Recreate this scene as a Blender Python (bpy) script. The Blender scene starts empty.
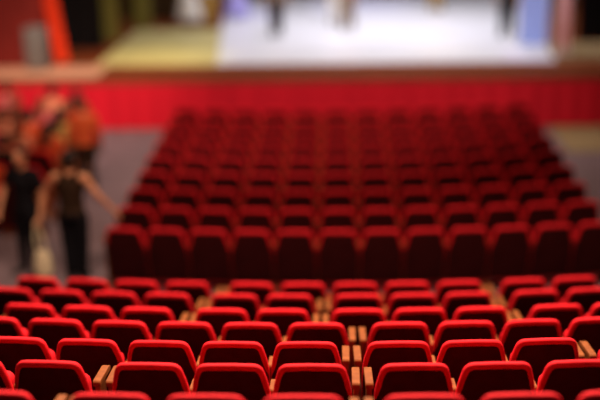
import bpy, bmesh, math, random
from mathutils import Vector, Matrix
random.seed(7)
S = bpy.context.scene
COL = S.collection
PI = math.pi

# ------------------------------------------------------------------ camera
F_PX, PITCH, YAW, ROLL, CAM_Z = 1107.0, .3004, .0335, .016, 5.33
cam_data = bpy.data.cameras.new('camera')
cam = bpy.data.objects.new('camera', cam_data)
COL.objects.link(cam)
cam.location = (0, 0, CAM_Z)
cam.matrix_world = (Matrix.Translation((0, 0, CAM_Z)) @ Matrix.Rotation(YAW, 4, 'Z') @
                    Matrix.Rotation(PI/2 - PITCH, 4, 'X') @ Matrix.Rotation(-ROLL, 4, 'Z'))
cam_data.sensor_width = 36
cam_data.lens = F_PX / 600 * 36
cam_data.clip_end = 200
cam_data.dof.use_dof = True
cam_data.dof.focus_distance = 7.75
cam_data.dof.aperture_fstop = .0664 / .188
S.camera = cam


# ------------------------------------------------------------------ materials
def mat(name, col, rough=.6, var=.0, scale=20, metal=0, sheen=0, bump=0, bscale=200, col2=None, spec=.5,
        stretch=(1, 1, 1), emis=None, estr=0, coat=0):
    m = bpy.data.materials.new(name)
    m.use_nodes = True
    nt = m.node_tree
    b = nt.nodes['Principled BSDF']
    b.inputs['Roughness'].default_value = rough
    b.inputs['Metallic'].default_value = metal
    b.inputs['Specular IOR Level'].default_value = spec
    b.inputs['Sheen Weight'].default_value = sheen
    b.inputs['Sheen Roughness'].default_value = .4
    b.inputs['Coat Weight'].default_value = coat
    if sheen:
        b.inputs['Sheen Tint'].default_value = (min(1, col[0]*2+.1), col[1]*1.5, col[2]*1.5, 1)
    tc = nt.nodes.new('ShaderNodeTexCoord')
    mp = nt.nodes.new('ShaderNodeMapping')
    mp.inputs['Scale'].default_value = stretch
    nt.links.new(tc.outputs['Object'], mp.inputs['Vector'])
    n = nt.nodes.new('ShaderNodeTexNoise')
    n.inputs['Scale'].default_value = scale
    n.inputs['Detail'].default_value = 4
    nt.links.new(mp.outputs['Vector'], n.inputs['Vector'])
    r = nt.nodes.new('ShaderNodeValToRGB')
    c2 = col2 or tuple(c*(1-var) for c in col)
    r.color_ramp.elements[0].position = .3
    r.color_ramp.elements[1].position = .7
    r.color_ramp.elements[0].color = (*c2, 1)
    r.color_ramp.elements[1].color = (*col, 1)
    nt.links.new(n.outputs['Fac'], r.inputs['Fac'])
    nt.links.new(r.outputs['Color'], b.inputs['Base Color'])
    if bump:
        n2 = nt.nodes.new('ShaderNodeTexNoise')
        n2.inputs['Scale'].default_value = bscale
        bp = nt.nodes.new('ShaderNodeBump')
        bp.inputs['Strength'].default_value = bump
        bp.inputs['Distance'].default_value = .004
        nt.links.new(tc.outputs['Object'], n2.inputs['Vector'])
        nt.links.new(n2.outputs['Fac'], bp.inputs['Height'])
        nt.links.new(bp.outputs['Normal'], b.inputs['Normal'])
    if emis:
        b.inputs['Emission Color'].default_value = (*emis, 1)
        b.inputs['Emission Strength'].default_value = estr
    return m


M = {
    'plush': mat('red_plush', (.70, .008, .016), .75, .18, 14, sheen=.25, bump=.25, bscale=260, spec=.15),
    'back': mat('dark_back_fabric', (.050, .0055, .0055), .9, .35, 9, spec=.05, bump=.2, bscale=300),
    'wood': mat('warm_wood', (.24, .062, .009), .7, 0, 6, col2=(.16, .036, .005), stretch=(3, 3, .5), spec=.2),
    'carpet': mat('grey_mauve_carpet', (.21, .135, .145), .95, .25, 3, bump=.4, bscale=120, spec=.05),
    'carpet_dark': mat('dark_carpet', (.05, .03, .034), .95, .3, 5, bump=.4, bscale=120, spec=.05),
    'tan_sheet': mat('tan_floor', (.30, .20, .10), .9, .15, 6, spec=.05, bump=.3),  # tan of the carpet patch; on stage it paints lit boards
    'yellow_lit': mat('yellow_lit_floor', (.55, .46, .20), .5, .12, 1.5, spec=.3),  # yellow stage light mixed into the floor colour
    'peach_lit': mat('peach_lit_floor', (.58, .30, .18), .6, .1, 1.5, spec=.2),  # light on the left stage edge painted as a peach colour
    'stage_wood': mat('stage_boards', (.19, .045, .014), .7, 0, 2, col2=(.14, .03, .009), stretch=(.4, 3, 1), spec=.05),
    'nosing': mat('dark_nosing_wood', (.22, .045, .016), .5, .3, 5, spec=.3, stretch=(.3, 2, 2)),
    'dance': mat('white_dance_floor', (.80, .78, .84), .35, .05, 1.5, spec=.4),
    'skirt': mat('red_stage_skirt', (.66, .012, .028), .8, .12, 3, sheen=.2, spec=.1, stretch=(1, 1, .1)),
    'prosc': mat('dark_red_wall', (.20, .016, .010), .7, .2, 2, spec=.2),
    'curtain': mat('orange_red_curtain', (.80, .06, .015), .8, .15, 5, sheen=.2, spec=.1, stretch=(1, 1, .1)),
    'black': mat('black_drape', (.012, .010, .010), .95, .2, 5, spec=.03, stretch=(1, 1, .1)),
    'olive': mat('olive_drape', (.22, .19, .045), .9, .15, 5, spec=.05, stretch=(1, 1, .1)),
    'brown': mat('brown_drape', (.060, .034, .015), .9, .2, 5, spec=.05, stretch=(1, 1, .1)),
    'grey': mat('grey_speaker', (.12, .11, .10), .6, .2, 8),
    'grille': mat('speaker_grille', (.16, .15, .13), .5, .3, 60),
    'blue': mat('light_blue_cloth', (.34, .44, .92), .7, .08, 3, spec=.2),
    'lilac': mat('lilac_cloth', (.42, .38, .85), .8, .1, 4, spec=.1),
    'pink': mat('pink_cloth', (.80, .36, .38), .7, .08, 3, spec=.2),
    'white': mat('white_cloth', (.85, .83, .78), .8, .06, 4, spec=.1),
    'cream': mat('cream_bag', (.78, .60, .38), .8, .18, 14, spec=.1),
    'skin': mat('skin', (.62, .26, .13), .5, .08, 8, spec=.3),
    'hair': mat('dark_hair', (.020, .010, .007), .6, .3, 40, spec=.2, stretch=(4, 4, 1)),
    'hair_brown': mat('brown_hair', (.16, .045, .018), .6, .3, 40, spec=.2, stretch=(4, 4, 1)),
    'c_black': mat('black_cloth', (.010, .009, .011), .9, .2, 12, spec=.05),
    'c_navy': mat('navy_cloth', (.018, .018, .032), .9, .2, 12, spec=.05),
    'c_dkbrown': mat('dark_brown_cloth', (.035, .018, .010), .9, .2, 12, spec=.05),
    'c_orange': mat('orange_red_cloth', (.58, .085, .022), .85, .15, 10, spec=.1),
    'c_rose': mat('rose_cloth', (.62, .13, .13), .85, .15, 10, spec=.1),
    'c_peach': mat('peach_cloth', (.72, .27, .14), .85, .15, 10, spec=.1),
    'c_taupe': mat('taupe_cloth', (.30, .20, .12), .85, .15, 10, spec=.1),
    'c_gold': mat('ochre_cloth', (.50, .30, .08), .85, .15, 10, spec=.1),
    'shoe': mat('dark_shoe', (.012, .010, .010), .4, .2, 12),
    'eye': mat('eye_white', (.06, .035, .025), .3),
    'lips': mat('lip_skin', (.45, .10, .08), .5),
    'metal': mat('dark_metal', (.04, .035, .035), .4, .2, 12, metal=.8),
    'lens': mat('lamp_lens', (.9, .9, .85), .3, emis=(1, .86, .66), estr=6),
}


# ------------------------------------------------------------------ helpers
def link(name, me, m=None, parent=None):
    o = bpy.data.objects.new(name, me)
    COL.objects.link(o)
    if m is not None:
        if me.materials:
            me.materials[0] = M[m]
        else:
            me.materials.append(M[m])
    if parent:
        o.parent = parent
    return o


def to_mesh(bm, name, smooth=True, ang=40):
    bmesh.ops.recalc_face_normals(bm, faces=bm.faces)
    me = bpy.data.meshes.new(name)
    bm.to_mesh(me)
    bm.free()
    if smooth:
        me.shade_smooth()
        me.set_sharp_from_angle(angle=math.radians(ang))
    return me


def obj(name, bm, m, parent=None, smooth=True, ang=40):
    return link(name, to_mesh(bm, name, smooth, ang), m, parent)


def thing(name, label, cat, loc=(0, 0, 0), rz=0, group=None):
    o = bpy.data.objects.new(name, None)
    o.empty_display_size = .1
    COL.objects.link(o)
    o.location = loc
    o.rotation_euler = (0, 0, rz)
    tag(o, label, cat, group)
    return o


def tag(o, label, cat, group=None):
    o['label'] = label
    o['category'] = cat
    if group:
        o['group'] = group


def box(bm, x0, x1, y0, y1, z0, z1, bev=0, seg=2):
    r = bmesh.ops.create_cube(bm, size=1)
    vs = r['verts']
    for v in vs:
        v.co = Vector(((x0+x1)/2+v.co.x*(x1-x0), (y0+y1)/2+v.co.y*(y1-y0), (z0+z1)/2+v.co.z*(z1-z0)))
    if bev:
        es = {e for v in vs for e in v.link_edges}
        bmesh.ops.bevel(bm, geom=list(es), offset=bev, segments=seg, affect='EDGES', profile=.6)


def prism_yz(bm, pts, x0, x1, bev=0):
    a = [bm.verts.new((x0, y, z)) for y, z in pts]
    b = [bm.verts.new((x1, y, z)) for y, z in pts]
    fs = [bm.faces.new(a), bm.faces.new(list(reversed(b)))]
    n = len(pts)
    for i in range(n):
        fs.append(bm.faces.new((a[i], a[(i+1) % n], b[(i+1) % n], b[i])))
    if bev:
        es = {e for f in fs for e in f.edges}
        bmesh.ops.bevel(bm, geom=list(es), offset=bev, segments=2, affect='EDGES', profile=.6)


def loft(bm, rings):
    prev = None
    first = last = None
    for r in rings:
        vs = [bm.verts.new(p) for p in r]
        if prev:
            n = len(vs)
            for i in range(n):
                bm.faces.new((prev[i], prev[(i+1) % n], vs[(i+1) % n], vs[i]))
        else:
            first = vs
        prev = last = vs
    bm.faces.new(first)
    bm.faces.new(list(reversed(last)))


# ------------------------------------------------------------------ the seat
SEAT_TOP = .928
REC = math.radians(13)


def back_outline(z0=.14, inset=0.0, top=SEAT_TOP):
    """closed outline (x, z) of the backrest, trapezoid with rounded top corners; inset shrinks it"""
    pts = []
    right = [(.245, z0), (.258, z0+.03), (.262, .50), (.262, .64), (.260, .70), (.253, .755), (.244, .800), (.235, .835)]
    cx, cz, r = .154, top-.072, .073
    for a in (18, 36, 54, 72, 90):
        t = math.radians(a)
        right.append((cx+r*math.cos(t), cz+r*math.sin(t)))
    right.append((.075, top+.003))
    left = [(-x, z) for x, z in reversed(right)]
    full = right + [(0, top+.004)] + left
    if inset:
        n = len(full)
        out = []
        for i in range(n):
            x0, zz0 = full[i-1]
            x1, z1 = full[(i+1) % n]
            dx, dz = x1-x0, z1-zz0
            L = math.hypot(dx, dz)
            out.append((full[i][0]-dz/L*inset, full[i][1]+dx/L*inset))
        full = out
    return full


def lean(x, y, z):
    return (x, y+(SEAT_TOP-z)*math.tan(REC), z)


def make_seat_meshes():
    ms = {}
    bm = bmesh.new()
    rings = []
    for y, ins in ((.010, .060), (.004, .045), (0, .030), (.002, .016), (.009, .005), (.020, 0), (.038, 0), (.052, .007), (.064, .022), (.074, .045), (.080, .085)):
        rings.append([lean(x, y, z) for x, z in back_outline(inset=ins)])
    loft(bm, rings)
    ms['backrest'] = to_mesh(bm, 'backrest', ang=60)
    bm = bmesh.new()
    rings = []
    for y, ins in ((.014, .034), (.000, .034), (-.004, .038), (-.005, .049)):
        ring = []
        for x, z in back_outline(inset=ins, top=SEAT_TOP-.010):
            # the panel covers the full width of the lower back and narrows inside the red rim above
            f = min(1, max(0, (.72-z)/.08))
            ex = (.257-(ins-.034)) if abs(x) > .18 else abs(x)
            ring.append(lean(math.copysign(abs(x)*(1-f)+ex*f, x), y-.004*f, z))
        rings.append(ring)
    loft(bm, rings)
    ms['back_panel'] = to_mesh(bm, 'back_panel', ang=50)
    # seat cushion, built folded up, pivot at its rear lower edge
    def cushion_rings():
        rr = []
        for d, ins in ((0, .030), (.010, .010), (.025, 0), (.085, 0), (.105, .010), (.115, .035)):
            w, h, r = .212-ins, .335, .05
            pts = []
            for cx, cz, a0 in ((w-r, h-ins-r, 0), (-w+r, h-ins-r, 90), (-w+r*.6, ins+r*.6, 180), (w-r*.6, ins+r*.6, 270)):
                rad = r if a0 < 180 else r*.6
                for a in (0, 30, 60, 90):
                    t = math.radians(a0+a)
                    pts.append((cx+rad*math.cos(t), d, cz+rad*math.sin(t)))
            rr.append(pts)
        return rr
    bm = bmesh.new()
    loft(bm, cushion_rings())
    ms['seat_cushion'] = to_mesh(bm, 'seat_cushion', ang=60)
    # armrest (long wooden pad with rounded ends) and side panel under it
    def arm(xc, z=.745, y1=.40, hw=.027):
        bm = bmesh.new()
        prism_yz(bm, [(.125, z-.045), (.12, z-.015), (.135, z), (y1-.04, z), (y1-.01, z-.01), (y1, z-.03), (y1-.012, z-.045)], xc-hw, xc+hw, .007)
        return to_mesh(bm, 'armrest', ang=35)
    def side(xc, z=.6995):
        bm = bmesh.new()
        prism_yz(bm, [(.175, 0), (.175, .08), (.20, .12), (.18, .45), (.14, z), (.27, z), (.33, .45), (.34, .12), (.40, .08), (.40, 0)],
                 xc-.018, xc+.018, .005)
        return to_mesh(bm, 'side_panel', ang=35)
    ms['arm_r'], ms['side_r'] = arm(.27, .70, .31, .022), side(.27, .6545)
    ms['arm_er'], ms['side_er'] = arm(.290), side(.290)
    ms['arm_el'], ms['side_el'] = arm(-.290), side(-.290)
    # cross beam that carries the seat between its panels
    bm = bmesh.new()
    box(bm, -.2515, .2515, .21, .25, .36, .40, .006)
    ms['seat_beam'] = to_mesh(bm, 'seat_beam', ang=35)
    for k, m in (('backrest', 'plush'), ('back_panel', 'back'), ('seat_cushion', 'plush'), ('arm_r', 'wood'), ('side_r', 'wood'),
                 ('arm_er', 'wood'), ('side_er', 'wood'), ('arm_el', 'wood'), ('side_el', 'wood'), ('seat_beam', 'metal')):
        ms[k].materials.append(M[m])
    return ms


SM = make_seat_meshes()


def add_seat(x, y, z, rz, label, group, left_arm=False, down=False, end=False):
    t = thing('theatre_seat', label, 'seat', (x, y, z), rz, group)
    link('backrest', SM['backrest'], None, t)
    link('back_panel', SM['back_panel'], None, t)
    c = link('seat_cushion', SM['seat_cushion'], None, t)
    c.location = (0, .275, .405) if down else (0, .225, .395)
    c.rotation_euler = (math.radians(-84) if down else math.radians(11), 0, 0)
    link('seat_beam', SM['seat_beam'], None, t)
    link('armrest', SM['arm_er' if end else 'arm_r'], None, t)
    link('side_panel', SM['side_er' if end else 'side_r'], None, t)
    if left_arm:
        link('armrest', SM['arm_el'], None, t)
        link('side_panel', SM['side_el'], None, t)
    return t


# ------------------------------------------------------------------ rows
W, GAP, YC, X0 = .54, .1318, 34.38, -.143
DY, Y1 = .8568, 5.6047
EY = [-.115, .082, .027, .043, -.061, .138, -.115]
ED = [-.054, .035, .015, .02, -.01, .053, -.058]
S0 = [-1.797, -2.309, -2.237, -2.715, -2.623, -3.147, -3.03]
NS = [([1, 0, 0, 1, 0, 0], 7), ([0, 1, 0, 0, 1, 0, 0], 8), ([0, 0, 0, 0, 1, 0, 0, 1], 9), ([0, 0, 0, 0, 0, 1, 0, 0, 0], 10),
      ([0, 0, 1, 0, 1, 0, 0, 1, 0], 10), ([0, 0, 0, 1, 0, 1, 0, 0, 1, 0], 11), ([0, 0, 0, 1, 0, 0, 0, 0, 1, 0], 11)]
ORD = ['leftmost', 'second from left', 'third from left', 'fourth from left', 'fifth from left', 'sixth from left', 'seventh from left',
       'eighth from left', 'ninth from left', 'tenth from left', 'eleventh from left', 'rightmost']
ROWN = ['first', 'second', 'third', 'fourth', 'fifth', 'sixth', 'seventh', 'eighth', 'ninth']


def arc(s, yk):
    R = YC-yk
    a = s/R
    return X0+R*math.sin(a), yk+R*(1-math.cos(a)), a


TIER = []
for k in range(7):
    yk = Y1+DY*k+EY[k]
    zk = max(.02, CAM_Z-(2.8759+.2272*k+ED[k])-.95)
    TIER.append((yk, zk))
    gaps, n = NS[k]
    s = S0[k]
    new_unit = True
    for j in range(n):
        x, y, a = arc(s, yk)
        o = ORD[j] if j < n-1 else 'rightmost'
        g = gaps[j] if j < len(gaps) else 0
        where = '' 
        if g and j < n-1:
            where = ', left of the armrest gap'
        elif new_unit and j:
            where = ', right of the armrest gap'
        lab = 'bright red seat, %s in the %s row up from the photo bottom' % (o, ROWN[k])
        if k == 6:
            lab = 'bright red seat, %s in the upper block\'s last row before the cross aisle' % o
        add_seat(x, y, zk, a, lab, 'seats in the stepped rows near the camera', left_arm=new_unit, end=bool(g))
        new_unit = bool(g)
        s += W+(GAP if g else 0)

YF, S0F, WID, NF = 12.897, -2.5237, .0048, 9
for k in range(NF):
    yk = YF+DY*k
    for j in range(12):
        x, y, a = arc((S0F+W*j)*(1+WID*k), yk)
        o = ORD[j]
        if k == 0:
            lab = 'dark-backed red seat, %s in the row right beyond the cross aisle' % o
        elif k == NF-1:
            lab = 'dim red seat, %s in the row closest to the stage' % o
        else:
            lab = 'dim red seat, %s in the %s row beyond the cross aisle' % (o, ROWN[k])
        add_seat(x, y, 0, a, lab, 'seats in the flat central block below', left_arm=(j == 0))

# side block across the left aisle: where people sit, the cushion is folded down
SIDE = {}
for k in range(2, 8):
    yk = YF+DY*k
    n = {2: 2, 3: 2, 4: 3, 5: 3, 6: 4, 7: 4, 8: 4}[k]
    for j in range(n):
        s = -4.55-.10*(k-2)*.5-W*j
        x, y, a = arc(s, yk)
        SIDE[(k, j)] = (x, y, a)
SITTERS = {(7, 0), (7, 1), (7, 3), (6, 0), (6, 1), (6, 2), (5, 0), (5, 1), (5, 2), (4, 0), (4, 1), (4, 2), (3, 1), (2, 1)}
for (k, j), (x, y, a) in SIDE.items():
    o = ['next to the left aisle', 'one in from the left aisle', 'two in from the left aisle', 'three in from the left aisle'][j]
    r = {2: 'nearest', 8: 'seventh'}.get(k, ROWN[k-2])
    if k == 2:
        r = 'nearest'
    add_seat(x, y, 0, a, 'dim red side-block seat, %s in its %s row' % (o, r), 'seats in the left side block',
             left_arm=(j == max(jj for kk, jj in SIDE if kk == k)), down=(k, j) in SITTERS)


# ------------------------------------------------------------------ people
def capsule(bm, a, b, ra, rb, seg=12):
    a, b = Vector(a), Vector(b)
    d = b-a
    L = d.length
    q = d.to_track_quat('Z', 'Y').to_matrix().to_4x4() if L > 1e-6 else Matrix.Identity(4)
    if L > 1e-6:
        bmesh.ops.create_cone(bm, cap_ends=True, segments=seg, radius1=ra, radius2=rb, depth=L,
                              matrix=Matrix.Translation((a+b)/2) @ q)
    for p, r in ((a, ra), (b, rb)):
        bmesh.ops.create_icosphere(bm, subdivisions=2, radius=r, matrix=Matrix.Translation(p))


def ell(bm, c, r, rot=None):
    m = Matrix.Translation(c)
    if rot:
        m = m @ rot
    m = m @ Matrix.Diagonal((*r, 1))
    bmesh.ops.create_icosphere(bm, subdivisions=3, radius=1, matrix=m)


def fuse(bm, name, voxel, m, parent, smooth=4):
    me = bpy.data.meshes.new(name+'_raw')
    bm.to_mesh(me)
    bm.free()
    o = bpy.data.objects.new('tmp', me)
    COL.objects.link(o)
    r = o.modifiers.new('r', 'REMESH')
    r.mode = 'VOXEL'
    r.voxel_size = voxel
    s = o.modifiers.new('s', 'SMOOTH')
    s.factor = .5
    s.iterations = smooth
    dg = bpy.context.evaluated_depsgraph_get()
    me2 = bpy.data.meshes.new_from_object(o.evaluated_get(dg))
    bpy.data.objects.remove(o)
    bpy.data.meshes.remove(me)
    me2.name = name
    me2.shade_smooth()
    me2.materials.clear()
    me2.materials.append(M[m])
    p = bpy.data.objects.new(name, me2)
    COL.objects.link(p)
    p.parent = parent
    return p


def person(label, cat, loc, rz, H, top, legs, hair='hair', pose='stand', arms=None, long_hair=False, sleeve='short', skirt=None,
           shirt_on=True, shoes='shoe', group=None, voxel=.016, turn=0, stride=0, bun=False, leg_w=1.0):
    t = thing('person', label, cat, loc, rz, group)
    sc = H
    def P(x, y, z):
        return Vector((x, y, z))*sc
    dz, fy = 0, 0
    if pose == 'sit':
        dz = -.52+.305
    pel = P(0, 0, .52+dz)
    chest = P(0, .005, .73+dz)
    nb, nt = P(0, 0, .825+dz), P(0, .01, .875+dz)
    hc = P(0, .018, .930+dz)
    J = {}
    for s, nme in ((-1, 'l'), (1, 'r')):
        J['sh'+nme] = P(s*.105, 0, .805+dz)
        if pose == 'sit':
            J['hip'+nme] = P(s*.055, 0, .50+dz)
            J['kn'+nme] = P(s*.065, .235, .275)
            J['an'+nme] = P(s*.065, .26, .045)
            J['to'+nme] = P(s*.07, .36, .018)
            J['el'+nme] = P(s*.14, .03, .64+dz)
            J['wr'+nme] = P(s*.07, .15, .575+dz)
        else:
            st = stride*s
            J['hip'+nme] = P(s*.052, 0, .50)
            J['kn'+nme] = P(s*.058, st*.5+.012, .28)
            J['an'+nme] = P(s*.062, st, .045)
            J['to'+nme] = P(s*.078, st+.10, .018)
            J['el'+nme] = P(s*.145, -.015, .635)
            J['wr'+nme] = P(s*.150, .035, .50)
    if arms:
        for k_, v in arms.items():
            J[k_] = P(*v)
    # hands: palm and five unequal curled fingers
    bm = bmesh.new()
    ell(bm, chest, (.092*sc, .060*sc, .105*sc))
    ell(bm, P(0, 0, .62+dz), (.074*sc, .052*sc, .10*sc))
    ell(bm, P(0, -.005, .525+dz), (.090*sc, .064*sc, .075*sc))
    capsule(bm, J['shl'], J['shr'], .034*sc, .034*sc)
    capsule(bm, nb, nt, .034*sc, .030*sc)
    hr = Matrix.Rotation(turn, 4, 'Z')
    ell(bm, hc+P(0, 0, .006), (.044*sc, .056*sc, .062*sc), hr)
    def hp(x, y, z):
        return hc+hr @ P(x, y, z)
    ell(bm, hp(0, .018, -.030), (.030*sc, .034*sc, .034*sc), hr)      # jaw
    capsule(bm, hp(0, .052, .004), hp(0, .064, -.014), .005*sc, .008*sc)  # nose
    for s in (-1, 1):
        ell(bm, hp(s*.045, -.002, -.006), (.006*sc, .013*sc, .020*sc), hr)  # ears
    for n_ in 'lr':
        capsule(bm, J['sh'+n_], J['el'+n_], .030*sc, .022*sc)
        capsule(bm, J['el'+n_], J['wr'+n_], .023*sc, .015*sc)
        d = (J['wr'+n_]-J['el'+n_]).normalized()
        side = Vector((0, 1, 0)) if abs(d.y) < .8 else Vector((0, 0, 1))
        side = (side-d*side.dot(d)).normalized()
        inw = d.cross(side)*(1 if n_ == 'l' else -1)
        w = J['wr'+n_]
        pc = w+d*.040*sc
        for q in (-1, -.33, .33, 1):
            b0 = pc+side*q*.014*sc+d*.008*sc
            L = {-1: .030, -.33: .038, .33: .042, 1: .037}[q]*sc
            capsule(bm, w+side*q*.008*sc, b0, .010*sc, .0085*sc, 8)
            m1 = b0+d*L*.55+inw*.006*sc
            capsule(bm, b0, m1, .0062*sc, .0056*sc, 8)
            capsule(bm, m1, m1+d*L*.45+inw*.016*sc, .0056*sc, .0048*sc, 8)
        tb = w+d*.014*sc+side*.016*sc
        tm = tb+d*.020*sc+side*.016*sc+inw*.006*sc
        capsule(bm, tb, tm, .008*sc, .0068*sc, 8)
        capsule(bm, tm, tm+d*.020*sc+inw*.006*sc, .0066*sc, .0055*sc, 8)
        capsule(bm, J['hip'+n_], J['kn'+n_], .048*sc, .031*sc)
        capsule(bm, J['kn'+n_], J['kn'+n_].lerp(J['an'+n_], .35), .030*sc, .031*sc)
        capsule(bm, J['kn'+n_].lerp(J['an'+n_], .35), J['an'+n_], .031*sc, .018*sc)
        capsule(bm, J['an'+n_]-P(0, .01, .018), J['to'+n_], .020*sc, .014*sc)
    body = fuse(bm, 'body', voxel*.75, 'skin', t, 3)
    # eyes and mouth
    bm = bmesh.new()
    for s in (-1, 1):
        ell(bm, hp(s*.018, .0495, .006), (.0065*sc, .004*sc, .0032*sc), hr)
    obj('eyes', bm, 'eye', body)
    bm = bmesh.new()
    ell(bm, hp(0, .0505, -.030), (.013*sc, .005*sc, .004*sc), hr)
    obj('mouth', bm, 'lips', body)
    # hair
    bm = bmesh.new()
    ell(bm, hp(0, -.008, .016), (.049*sc, .056*sc, .060*sc), hr)
    ell(bm, hp(0, -.024, -.006), (.046*sc, .042*sc, .052*sc), hr)
    if long_hair:
        capsule(bm, hp(0, -.035, 0), hp(0, -.052, -.13), .040*sc, .050*sc)
        capsule(bm, hp(-.025, -.025, -.02), hp(-.035, -.05, -.15), .026*sc, .022*sc)
        capsule(bm, hp(.025, -.025, -.02), hp(.035, -.05, -.15), .026*sc, .022*sc)
    if bun:
        ell(bm, hp(0, -.062, .030), (.026*sc, .024*sc, .024*sc), hr)
    fuse(bm, 'hair', voxel*.8, hair, t, 3)
    # shirt
    if top:
        bm = bmesh.new()
        ell(bm, chest, (.099*sc, .068*sc, .100*sc))
        ell(bm, P(0, 0, .62+dz), (.083*sc, .062*sc, .11*sc))
        ell(bm, P(0, -.005, .535+dz), (.096*sc, .070*sc, .065*sc))
        for zz, rx in ((.68, .088), (.645, .085), (.61, .085), (.575, .089)):
            ell(bm, P(0, 0, zz+dz), (rx*sc, .064*sc, .045*sc))
        if sleeve != 'none':
            capsule(bm, J['shl'], J['shr'], .041*sc, .041*sc)
            for n_ in 'lr':
                if sleeve == 'long':
                    capsule(bm, J['sh'+n_], J['el'+n_], .040*sc, .031*sc)
                    capsule(bm, J['el'+n_], J['el'+n_].lerp(J['wr'+n_], .92), .031*sc, .023*sc)
                else:
                    capsule(bm, J['sh'+n_], J['sh'+n_].lerp(J['el'+n_], .6), .040*sc, .036*sc)
        else:
            capsule(bm, J['shl'].lerp(J['shr'], .22), J['shl'].lerp(J['shr'], .78), .038*sc, .038*sc)
        fuse(bm, 'top', voxel, top, t, 4)
    bm = bmesh.new()
    if skirt:
        lo = .06 if skirt == 'gown' else .30
        n = 28
        rings = []
        for zz, rr in ((.60, .085), (.54, .105), (.42, .135), (.25, .175), (lo, .215)):
            if zz < lo:
                continue
            rings.append([P(rr*math.cos(i*2*PI/n)*(1+.06*math.cos(7*i*2*PI/n)*(1-zz)), rr*.85*math.sin(i*2*PI/n)*(1+.06*math.cos(7*i*2*PI/n)*(1-zz)), zz) for i in range(n)])
        loft(bm, rings)
        obj('skirt', bm, legs, t)
    else:
        ell(bm, P(0, -.005, .515+dz), (.100*sc, .074*sc, .060*sc))
        for n_ in 'lr':
            capsule(bm, J['hip'+n_], J['kn'+n_], .058*sc, .040*sc*leg_w)
            capsule(bm, J['kn'+n_], J['an'+n_]+P(0, 0, .02), .039*sc*leg_w, .032*sc*leg_w)
        fuse(bm, 'trousers', voxel, legs, t, 4)
    for n_ in 'lr':
        bm = bmesh.new()
        capsule(bm, J['an'+n_]-P(0, .015, .014), J['to'+n_], .026*sc, .0185*sc)
        capsule(bm, J['an'+n_]-P(0, .015, .014), J['an'+n_]+P(0, 0, .006), .026*sc, .022*sc)
        sh = obj('shoe', bm, shoes, t)
        low = min((v.co.z for v in sh.data.vertices))
        if low < 0:
            for v in sh.data.vertices:
                v.co.z = max(v.co.z, 0.0)
    return t


# the two standing people in the left aisle
p1 = person('person seen from behind in black trousers and dark top, arms spread, in the left aisle', 'person',
       (-3.44, 13.70, 0), math.radians(-8), 1.72, 'c_dkbrown', 'c_black', 'hair', sleeve='none', bun=True, voxel=.012, leg_w=1.3,
       arms={'knl': (-.045, .012, .28), 'knr': (.045, .012, .28), 'anl': (-.042, 0, .045), 'anr': (.042, 0, .045), 'tol': (-.05, .10, .018), 'tor': (.05, .10, .018),
            'ell': (-.205, .03, .675), 'wrl': (-.215, .06, .535), 'elr': (.19, -.01, .68), 'wrr': (.285, .03, .55)})
p1.scale = (1.12, 1.1, 1.02)
p2 = person('person in black short-sleeved shirt and black trousers beside the cream bag, half turned to camera', 'person',
       (-4.12, 13.95, 0), math.radians(150), 1.72, 'c_black', 'c_black', 'hair', sleeve='short', voxel=.012, turn=.3,
       arms={'elr': (.175, .03, .66), 'wrr': (.12, .14, .53), 'ell': (-.16, -.01, .65), 'wrl': (-.175, .05, .50)})
p2.scale = (1.12, 1.1, 1.02)

# cream bag hanging between them
t = thing('shoulder_bag', 'cream cloth bag hanging between the two people standing in the left aisle', 'bag', (-3.86, 13.60, 0))
bm = bmesh.new()
rings = []
for zz, rx, ry in ((.08, .075, .05), (.095, .11, .075), (.18, .125, .085), (.30, .115, .075), (.40, .09, .05), (.44, .075, .04)):
    rings.append([(rx*math.cos(i*PI/12)*(1+.05*math.sin(5*i*PI/12)), ry*math.sin(i*PI/12), zz) for i in range(24)])
loft(bm, rings)
obj('bag_body', bm, 'cream', t)
bm = bmesh.new()
pts = [Vector((-.065, 0, .43)), Vector((-.08, 0, .55)), Vector((-.10, .10, .72)), Vector((-.10, .14, .80)), Vector((-.04, .10, .72)), Vector((.04, 0, .55)), Vector((.06, 0, .43))]
for a_, b_ in zip(pts, pts[1:]):
    capsule(bm, a_, b_, .012, .012, 8)
obj('bag_strap', bm, 'cream', t)

# audience in the side block
CL = {(7, 0): ('c_orange', 'hair', 'orange-red top and dark hair'), (6, 1): ('c_rose', 'hair_brown', 'rose top and brown hair'), (5, 0): ('c_gold', 'hair', 'ochre top and dark hair'),
      (4, 1): ('c_peach', 'hair_brown', 'peach top and brown hair'), (2, 1): ('c_orange', 'hair_brown', 'orange-red top and brown hair'),
      (7, 1): ('c_peach', 'hair', 'peach top and dark hair'), (7, 3): ('c_rose', 'hair', 'rose top and dark hair'),
      (6, 0): ('c_orange', 'hair_brown', 'orange-red top and brown hair'), (6, 2): ('c_dkbrown', 'hair_brown', 'dark brown top and brown hair'),
      (5, 1): ('c_orange', 'hair', 'orange top and dark hair'), (5, 2): ('c_peach', 'hair_brown', 'peach top and brown hair'),
      (4, 0): ('c_orange', 'hair', 'orange-red top, closest to the aisle'), (4, 2): ('c_rose', 'hair', 'rose top and dark hair'),
      (3, 1): ('c_black', 'hair', 'black top and dark hair')}
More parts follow.
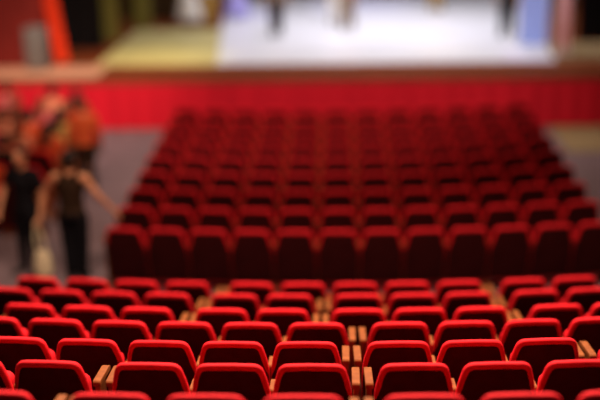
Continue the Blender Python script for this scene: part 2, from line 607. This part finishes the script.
for (k, j) in sorted(SITTERS):
    x, y, a = SIDE[(k, j)]
    tp, hr_, d = CL[(k, j)]
    fx, fy_ = -math.sin(a), math.cos(a)
    person('person with %s seated in the left side block, %s row' % (d, ROWN[k-2]), 'person',
           (x+fx*.33, y+fy_*.33, 0), a, 1.66+.03*((k+j) % 3), tp, 'c_navy', hr_, pose='sit', sleeve='long' if (k+j) % 2 else 'short',
           long_hair=(k*j) % 2 == 0, group='seated audience in the left side block', voxel=.02)
# orange-shirted person standing at the aisle edge of the side block
person('person in orange-red shirt with brown hair standing at the edge of the left side block', 'person',
       (-4.12, 17.6, 0), math.radians(20), 1.62, 'c_orange', 'c_dkbrown', 'hair_brown', sleeve='long', voxel=.016)

# ------------------------------------------------------------------ stage
SZ, SY = 1.05, 22.30      # stage height and front line
# performers
def perf(x, y, rz, label, top, legs, **kw):
    return person(label, 'person', (x, y, SZ+.012), rz, kw.pop('H', 1.7), top, legs, group='performers on the stage', voxel=.018, leg_w=1.35, **kw)


perf(-3.30, 29.4, 2.9, 'performer in white top and ochre trousers, leftmost figure on the white stage floor', 'white', 'c_gold', stride=.05)
perf(-1.45, 27.7, 3.3, 'performer in dark brown trousers and wide stance, second figure along the stage', 'c_taupe', 'c_dkbrown', stride=.09)
perf(.02, 29.6, 3.1, 'performer in white trousers standing beside the one in taupe trousers', 'lilac', 'white')
perf(.34, 28.7, 3.0, 'performer in taupe trousers at the middle of the stage', 'c_peach', 'c_taupe', stride=.03)
perf(2.90, 31.9, 3.2, 'performer in ochre trousers far back, right of the middle of the stage', 'c_gold', 'c_gold')
perf(4.22, 27.3, 2.8, 'performer in black trousers standing left of the light blue banner', 'c_navy', 'c_black', stride=.06)
perf(-3.95, 30.2, 3.0, 'performer in long white gown before the brown curtain at the left', 'white', 'white', skirt='gown')
perf(-2.72, 30.9, 3.1, 'performer in long lilac gown on the left half of the stage', 'lilac', 'lilac', skirt='gown')


def slab(name, m, x0, x1, y0, y1, z0, z1, bev=0):
    bm = bmesh.new()
    box(bm, x0, x1, y0, y1, z0, z1, bev)
    o = obj(name, bm, m)
    o['kind'] = 'structure'
    return o


slab('floor', 'carpet', -12, 12, 10.95, 40, -.2, 0)
# stepped floor: one curved tread for each row
bm = bmesh.new()
tiers = []
for kk in range(-7, 0):
    tiers.append((Y1+DY*kk, TIER[0][1]-.2272*kk))
tiers += TIER
n = 48
prof = []
for i, (yk, zk) in enumerate(tiers):
    ya = yk-.40 if i else yk-1.5
    yb = (tiers[i+1][0]-.40) if i+1 < len(tiers) else yk+.55
    prof += [(ya, zk), (yb, zk)]
prof += [(prof[-1][0], -.2), (prof[0][0], -.2)]
rings = []
for i in range(n+1):
    a = math.radians(-26+52*i/n)
    rings.append([(X0+(YC-y)*math.sin(a), YC-(YC-y)*math.cos(a), z) for y, z in prof])
loft(bm, rings)
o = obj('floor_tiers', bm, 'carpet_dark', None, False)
o['kind'] = 'structure'

slab('floor_stage', 'stage_wood', -12, 12, SY, 44, SZ-.06, SZ)
o = slab('trim_1', 'nosing', -12, 12, SY-.05, SY-.001, SZ-.13, SZ+.004, .008)
o = slab('wall_stage_front', 'nosing', -12, 12, SY+.06, SY+.12, 0, SZ-.06)
bm = bmesh.new()
loft(bm, [[(-2.55, 23.75, z), (4.75, 23.75, z), (5.6, 36, z), (-3.5, 36, z)] for z in (SZ+.0005, SZ+.008)])
o = obj('stage_sheet', bm, 'dance', None, False)
tag(o, 'white vinyl dance floor lying over the wooden stage boards', 'dance floor')


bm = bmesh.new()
box(bm, -5.2, -2.56, 23.75, 29.0, SZ+.0005, SZ+.007)  # added sheet: its colour imitates boards lit yellow
o = obj('stage_sheet', bm, 'yellow_lit', None, False)
tag(o, 'stage floor left of the white dance floor, its yellow light put into the colour', 'dance floor')


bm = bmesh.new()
box(bm, -9, -4.9, 22.40, 23.70, SZ+.0005, SZ+.007)  # added sheet, paler than the boards to stand in for light there
o = obj('stage_sheet', bm, 'peach_lit', None, False)
tag(o, 'stage edge before the dark red wall, its peach light painted as colour', 'dance floor')
bm = bmesh.new()
box(bm, 4.76, 8.5, 23.95, 26.2, SZ+.0005, SZ+.007)  # added sheet: its tan stands in for lit boards
o = obj('stage_sheet', bm, 'tan_sheet', None, False)
tag(o, 'stage boards at the right before the black wing curtain, lit tan painted as colour', 'dance floor')


def drape(name, m, label, cat, x0, x1, y, z0, z1, amp=.04, per=.16, shift=0, th=.02, slant_y=0, y1=None, group=None, rows=6, gather=0):
    """pleated hanging cloth with real thickness"""
    bm = bmesh.new()
    L = x1-x0
    n = max(12, int(L/per*8))
    front, back = [], []
    for r in range(rows+1):
        f = r/rows
        z = z0+(z1-z0)*f
        fa, ba = [], []
        for i in range(n+1):
            u = i/n
            ph = 2*PI*u*L/per+.6*math.sin(u*L*2.3)
            yy = y+(0 if y1 is None else (y1-y)*u)+amp*(1-.35*f)*math.sin(ph)
            xx = x0+L*u+shift*f
            fa.append(bm.verts.new((xx, yy-th/2, z)))
            ba.append(bm.verts.new((xx, yy+th/2, z)))
        front.append(fa)
        back.append(ba)
    for r in range(rows):
        for i in range(n):
            bm.faces.new((front[r][i], front[r][i+1], front[r+1][i+1], front[r+1][i]))
            bm.faces.new((back[r][i+1], back[r][i], back[r+1][i], back[r+1][i+1]))
        bm.faces.new((front[r][0], front[r+1][0], back[r+1][0], back[r][0]))
        bm.faces.new((front[r][n], back[r][n], back[r+1][n], front[r+1][n]))
    for i in range(n):
        bm.faces.new((front[0][i], back[0][i], back[0][i+1], front[0][i+1]))
        bm.faces.new((front[rows][i], front[rows][i+1], back[rows][i+1], back[rows][i]))
    o = obj(name, bm, m, None, True, 60)
    tag(o, label, cat, group)
    return o


drape('stage_skirt', 'skirt', 'bright red pleated cloth skirt hanging along the whole stage front', 'stage skirt', -11.5, 11.5, SY-.12, .015, SZ-.10, .035, .42)
# proscenium and wings
slab('wall_back', 'black', -12, 12, 40, 40.3, 0, 9)
slab('wall_left', 'prosc', -12, -6.3, 23.75, 24.05, SZ, 9)
drape('house_curtain', 'curtain', 'bright orange-red curtain gathered beside the dark red wall', 'curtain', -6.15, -5.85, 24.1, SZ+.02, 5.2, .05, .16, -.5)
drape('wing_curtain', 'black', 'black wing curtain between the orange-red curtain and the olive drapes', 'curtain', -6.9, -5.45, 26.0, SZ+.02, 5.5, .05, .3)
drape('wing_curtain', 'olive', 'olive drape beside the black curtain, wider of the two olive drapes', 'curtain', -5.72, -5.28, 27.0, SZ+.02, 5.5, .04, .15, -.05)
drape('wing_curtain', 'olive', 'olive drape right of the dark brown curtain, farther from the black one', 'curtain', -5.30, -4.85, 29.2, SZ+.02, 5.5, .04, .15, -.05)
drape('wing_curtain', 'brown', 'dark brown curtain behind and between the two olive drapes', 'curtain', -5.9, -3.9, 30.8, SZ+.02, 5.5, .06, .3)
drape('wing_curtain', 'black', 'black wing curtain on the right edge of the stage', 'curtain', 5.75, 8.2, 26.4, SZ+.02, 5.5, .05, .3)


# light blue and pink upright banners on stands
def banner(x, y, w, h, m, label):
    t = thing('fabric_banner', label, 'banner', (x, y, SZ+.012))
    bm = bmesh.new()
    n = 16
    rings = []
    for z in (.06, .4, h*.5, h):
        rings.append([(-w/2+w*i/n, -.02+.012*math.sin(i*PI/3), z) for i in range(n+1)] + [(-w/2+w*i/n, .0+.012*math.sin(i*PI/3), z) for i in range(n, -1, -1)])
    loft(bm, rings)
    obj('cloth', bm, m, t)
    for s in (-1, 1):
        bm = bmesh.new()
        capsule(bm, (s*(w/2+.015), 0, .02), (s*(w/2+.015), 0, h+.03), .014, .014)
        obj('upright', bm, 'white', t)
        bm = bmesh.new()
        box(bm, s*(w/2+.015)-.03, s*(w/2+.015)+.03, -.22, .22, 0, .025, .006)
        obj('foot', bm, 'white', t)
    bm = bmesh.new()
    capsule(bm, (-w/2, 0, h+.03), (w/2, 0, h+.03), .012, .012)
    obj('crossbar', bm, 'white', t)


banner(4.55, 25.55, .62, 2.4, 'blue', 'light blue cloth banner standing near the right end of the stage')
banner(5.07, 24.7, .22, 2.4, 'pink', 'narrow pink cloth banner standing right of the light blue one')

# loudspeaker by the proscenium wall
t = thing('loudspeaker', 'grey loudspeaker cabinet standing on the stage before the dark red wall', 'loudspeaker', (-6.36, 23.4, SZ))
bm = bmesh.new()
box(bm, -.22, .22, -.18, .22, .02, .92, .02)
obj('cabinet', bm, 'grey', t)
bm = bmesh.new()
box(bm, -.19, .19, -.197, -.178, .06, .88, .008)
obj('grille', bm, 'grille', t)
for sx in (-.16, .16):
    bm = bmesh.new()
    bmesh.ops.create_cone(bm, cap_ends=True, segments=16, radius1=.025, radius2=.03, depth=.02, matrix=Matrix.Translation((sx, 0, .01)))
    obj('foot', bm, 'shoe', t)

# thin tan patch on the carpet at the right, in front of the stage
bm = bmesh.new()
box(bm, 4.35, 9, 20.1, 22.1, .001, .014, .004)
o = obj('tan_patch', bm, 'tan_sheet', None, False)
tag(o, 'flat tan patch on the carpet before the right end of the stage', 'mat')


# ------------------------------------------------------------------ light
def area(name, loc, target, size, power, col, sy=None, spread=180):
    l = bpy.data.lights.new(name, 'AREA')
    l.energy = power
    l.color = col
    l.shape = 'RECTANGLE'
    l.size = size
    l.size_y = sy or size
    l.spread = math.radians(spread)
    o = bpy.data.objects.new(name, l)
    COL.objects.link(o)
    o.location = loc
    d = Vector(target)-Vector(loc)
    o.rotation_euler = d.to_track_quat('-Z', 'Y').to_euler()
    return o


def spot(name, loc, target, power, col, ang, blend=.6, r=.15):
    l = bpy.data.lights.new(name, 'SPOT')
    l.energy = power
    l.color = col
    l.spot_size = math.radians(ang)
    l.spot_blend = blend
    l.shadow_soft_size = r
    o = bpy.data.objects.new(name, l)
    COL.objects.link(o)
    o.location = loc
    d = Vector(target)-Vector(loc)
    o.rotation_euler = d.to_track_quat('-Z', 'Y').to_euler()
    return o


WARM = (1, .80, .62)
area('hall_light', (0, 9.6, 8.5), (0, 6.6, 1), 9, 1400, WARM, 2, 130)
area('hall_light', (0, 20.5, 9), (0, 17, 0), 10, 300, WARM, 3, 130)
# front-of-house lamps aimed at the stage front
spot('front_spot', (-1, 11, 9), (-1, 22.2, .6), 4100, (1, .82, .70), 62, .8)
spot('front_spot', (-4, 12, 9), (-6.4, 22, .9), 4200, (1, .66, .58), 34, .9)
# stage lamps, with added fill spots among them
area('stage_light', (1.4, 28.5, 8.5), (1.4, 28.5, 1), 6, 480, (.96, .95, 1), 6, 110)
spot('stage_lamp', (-3.9, 23.0, 8.0), (-3.9, 24.7, 1), 1300, (1, .86, .36), 32, 1.0)
spot('stage_lamp', (4.6, 28.5, 8), (4.5, 24.6, 1), 900, (.6, .3, 1), 13, .8)
spot('stage_lamp', (-2.6, 33, 9), (-2.6, 31.6, 1), 900, (.35, .35, 1), 22, .9)
spot('stage_lamp', (.6, 34, 9), (.8, 33, 1), 900, (.45, .45, 1), 30, .9)
spot('stage_lamp', (2.4, 28, 9), (2.4, 25.6, 1), 500, (1, .8, .45), 16, .9)
spot('front_spot', (-6, 19.5, 8), (-6.2, 23.0, 1.05), 1500, (1, .75, .6), 24, .9)
spot('stage_lamp', (-5.6, 20, 7.5), (-6.0, 24.1, 2.0), 420, (1, .6, .4), 14, .9)
spot('side_block_fill', (-4.5, 9, 8), (-5.0, 16.3, 1), 850, (1, .60, .42), 42, .9)  # added fill that brightens the side block and the aisle people
spot('front_spot', (-3.4, 19.0, 8), (-3.7, 23.0, 1.05), 900, (1, .72, .5), 26, 1.0)  # added fill that extends the warm spill over the apron
spot('front_spot', (4.3, 20, 8), (4.7, 25.3, 1.9), 1100, (.95, .95, 1), 13, .9)  # added fill to brighten the banners
w = bpy.data.worlds.new('world')
S.world = w
w.use_nodes = True
bg = w.node_tree.nodes['Background']
bg.inputs[0].default_value = (1, .62, .50, 1)
bg.inputs[1].default_value = .035

S.view_settings.view_transform = 'Standard'
S.view_settings.look = 'None'
S.view_settings.gamma = 1
S.view_settings.use_curve_mapping = False
S.view_settings.exposure = 0
S.cycles.use_denoising = True
S.cycles.max_bounces = 6
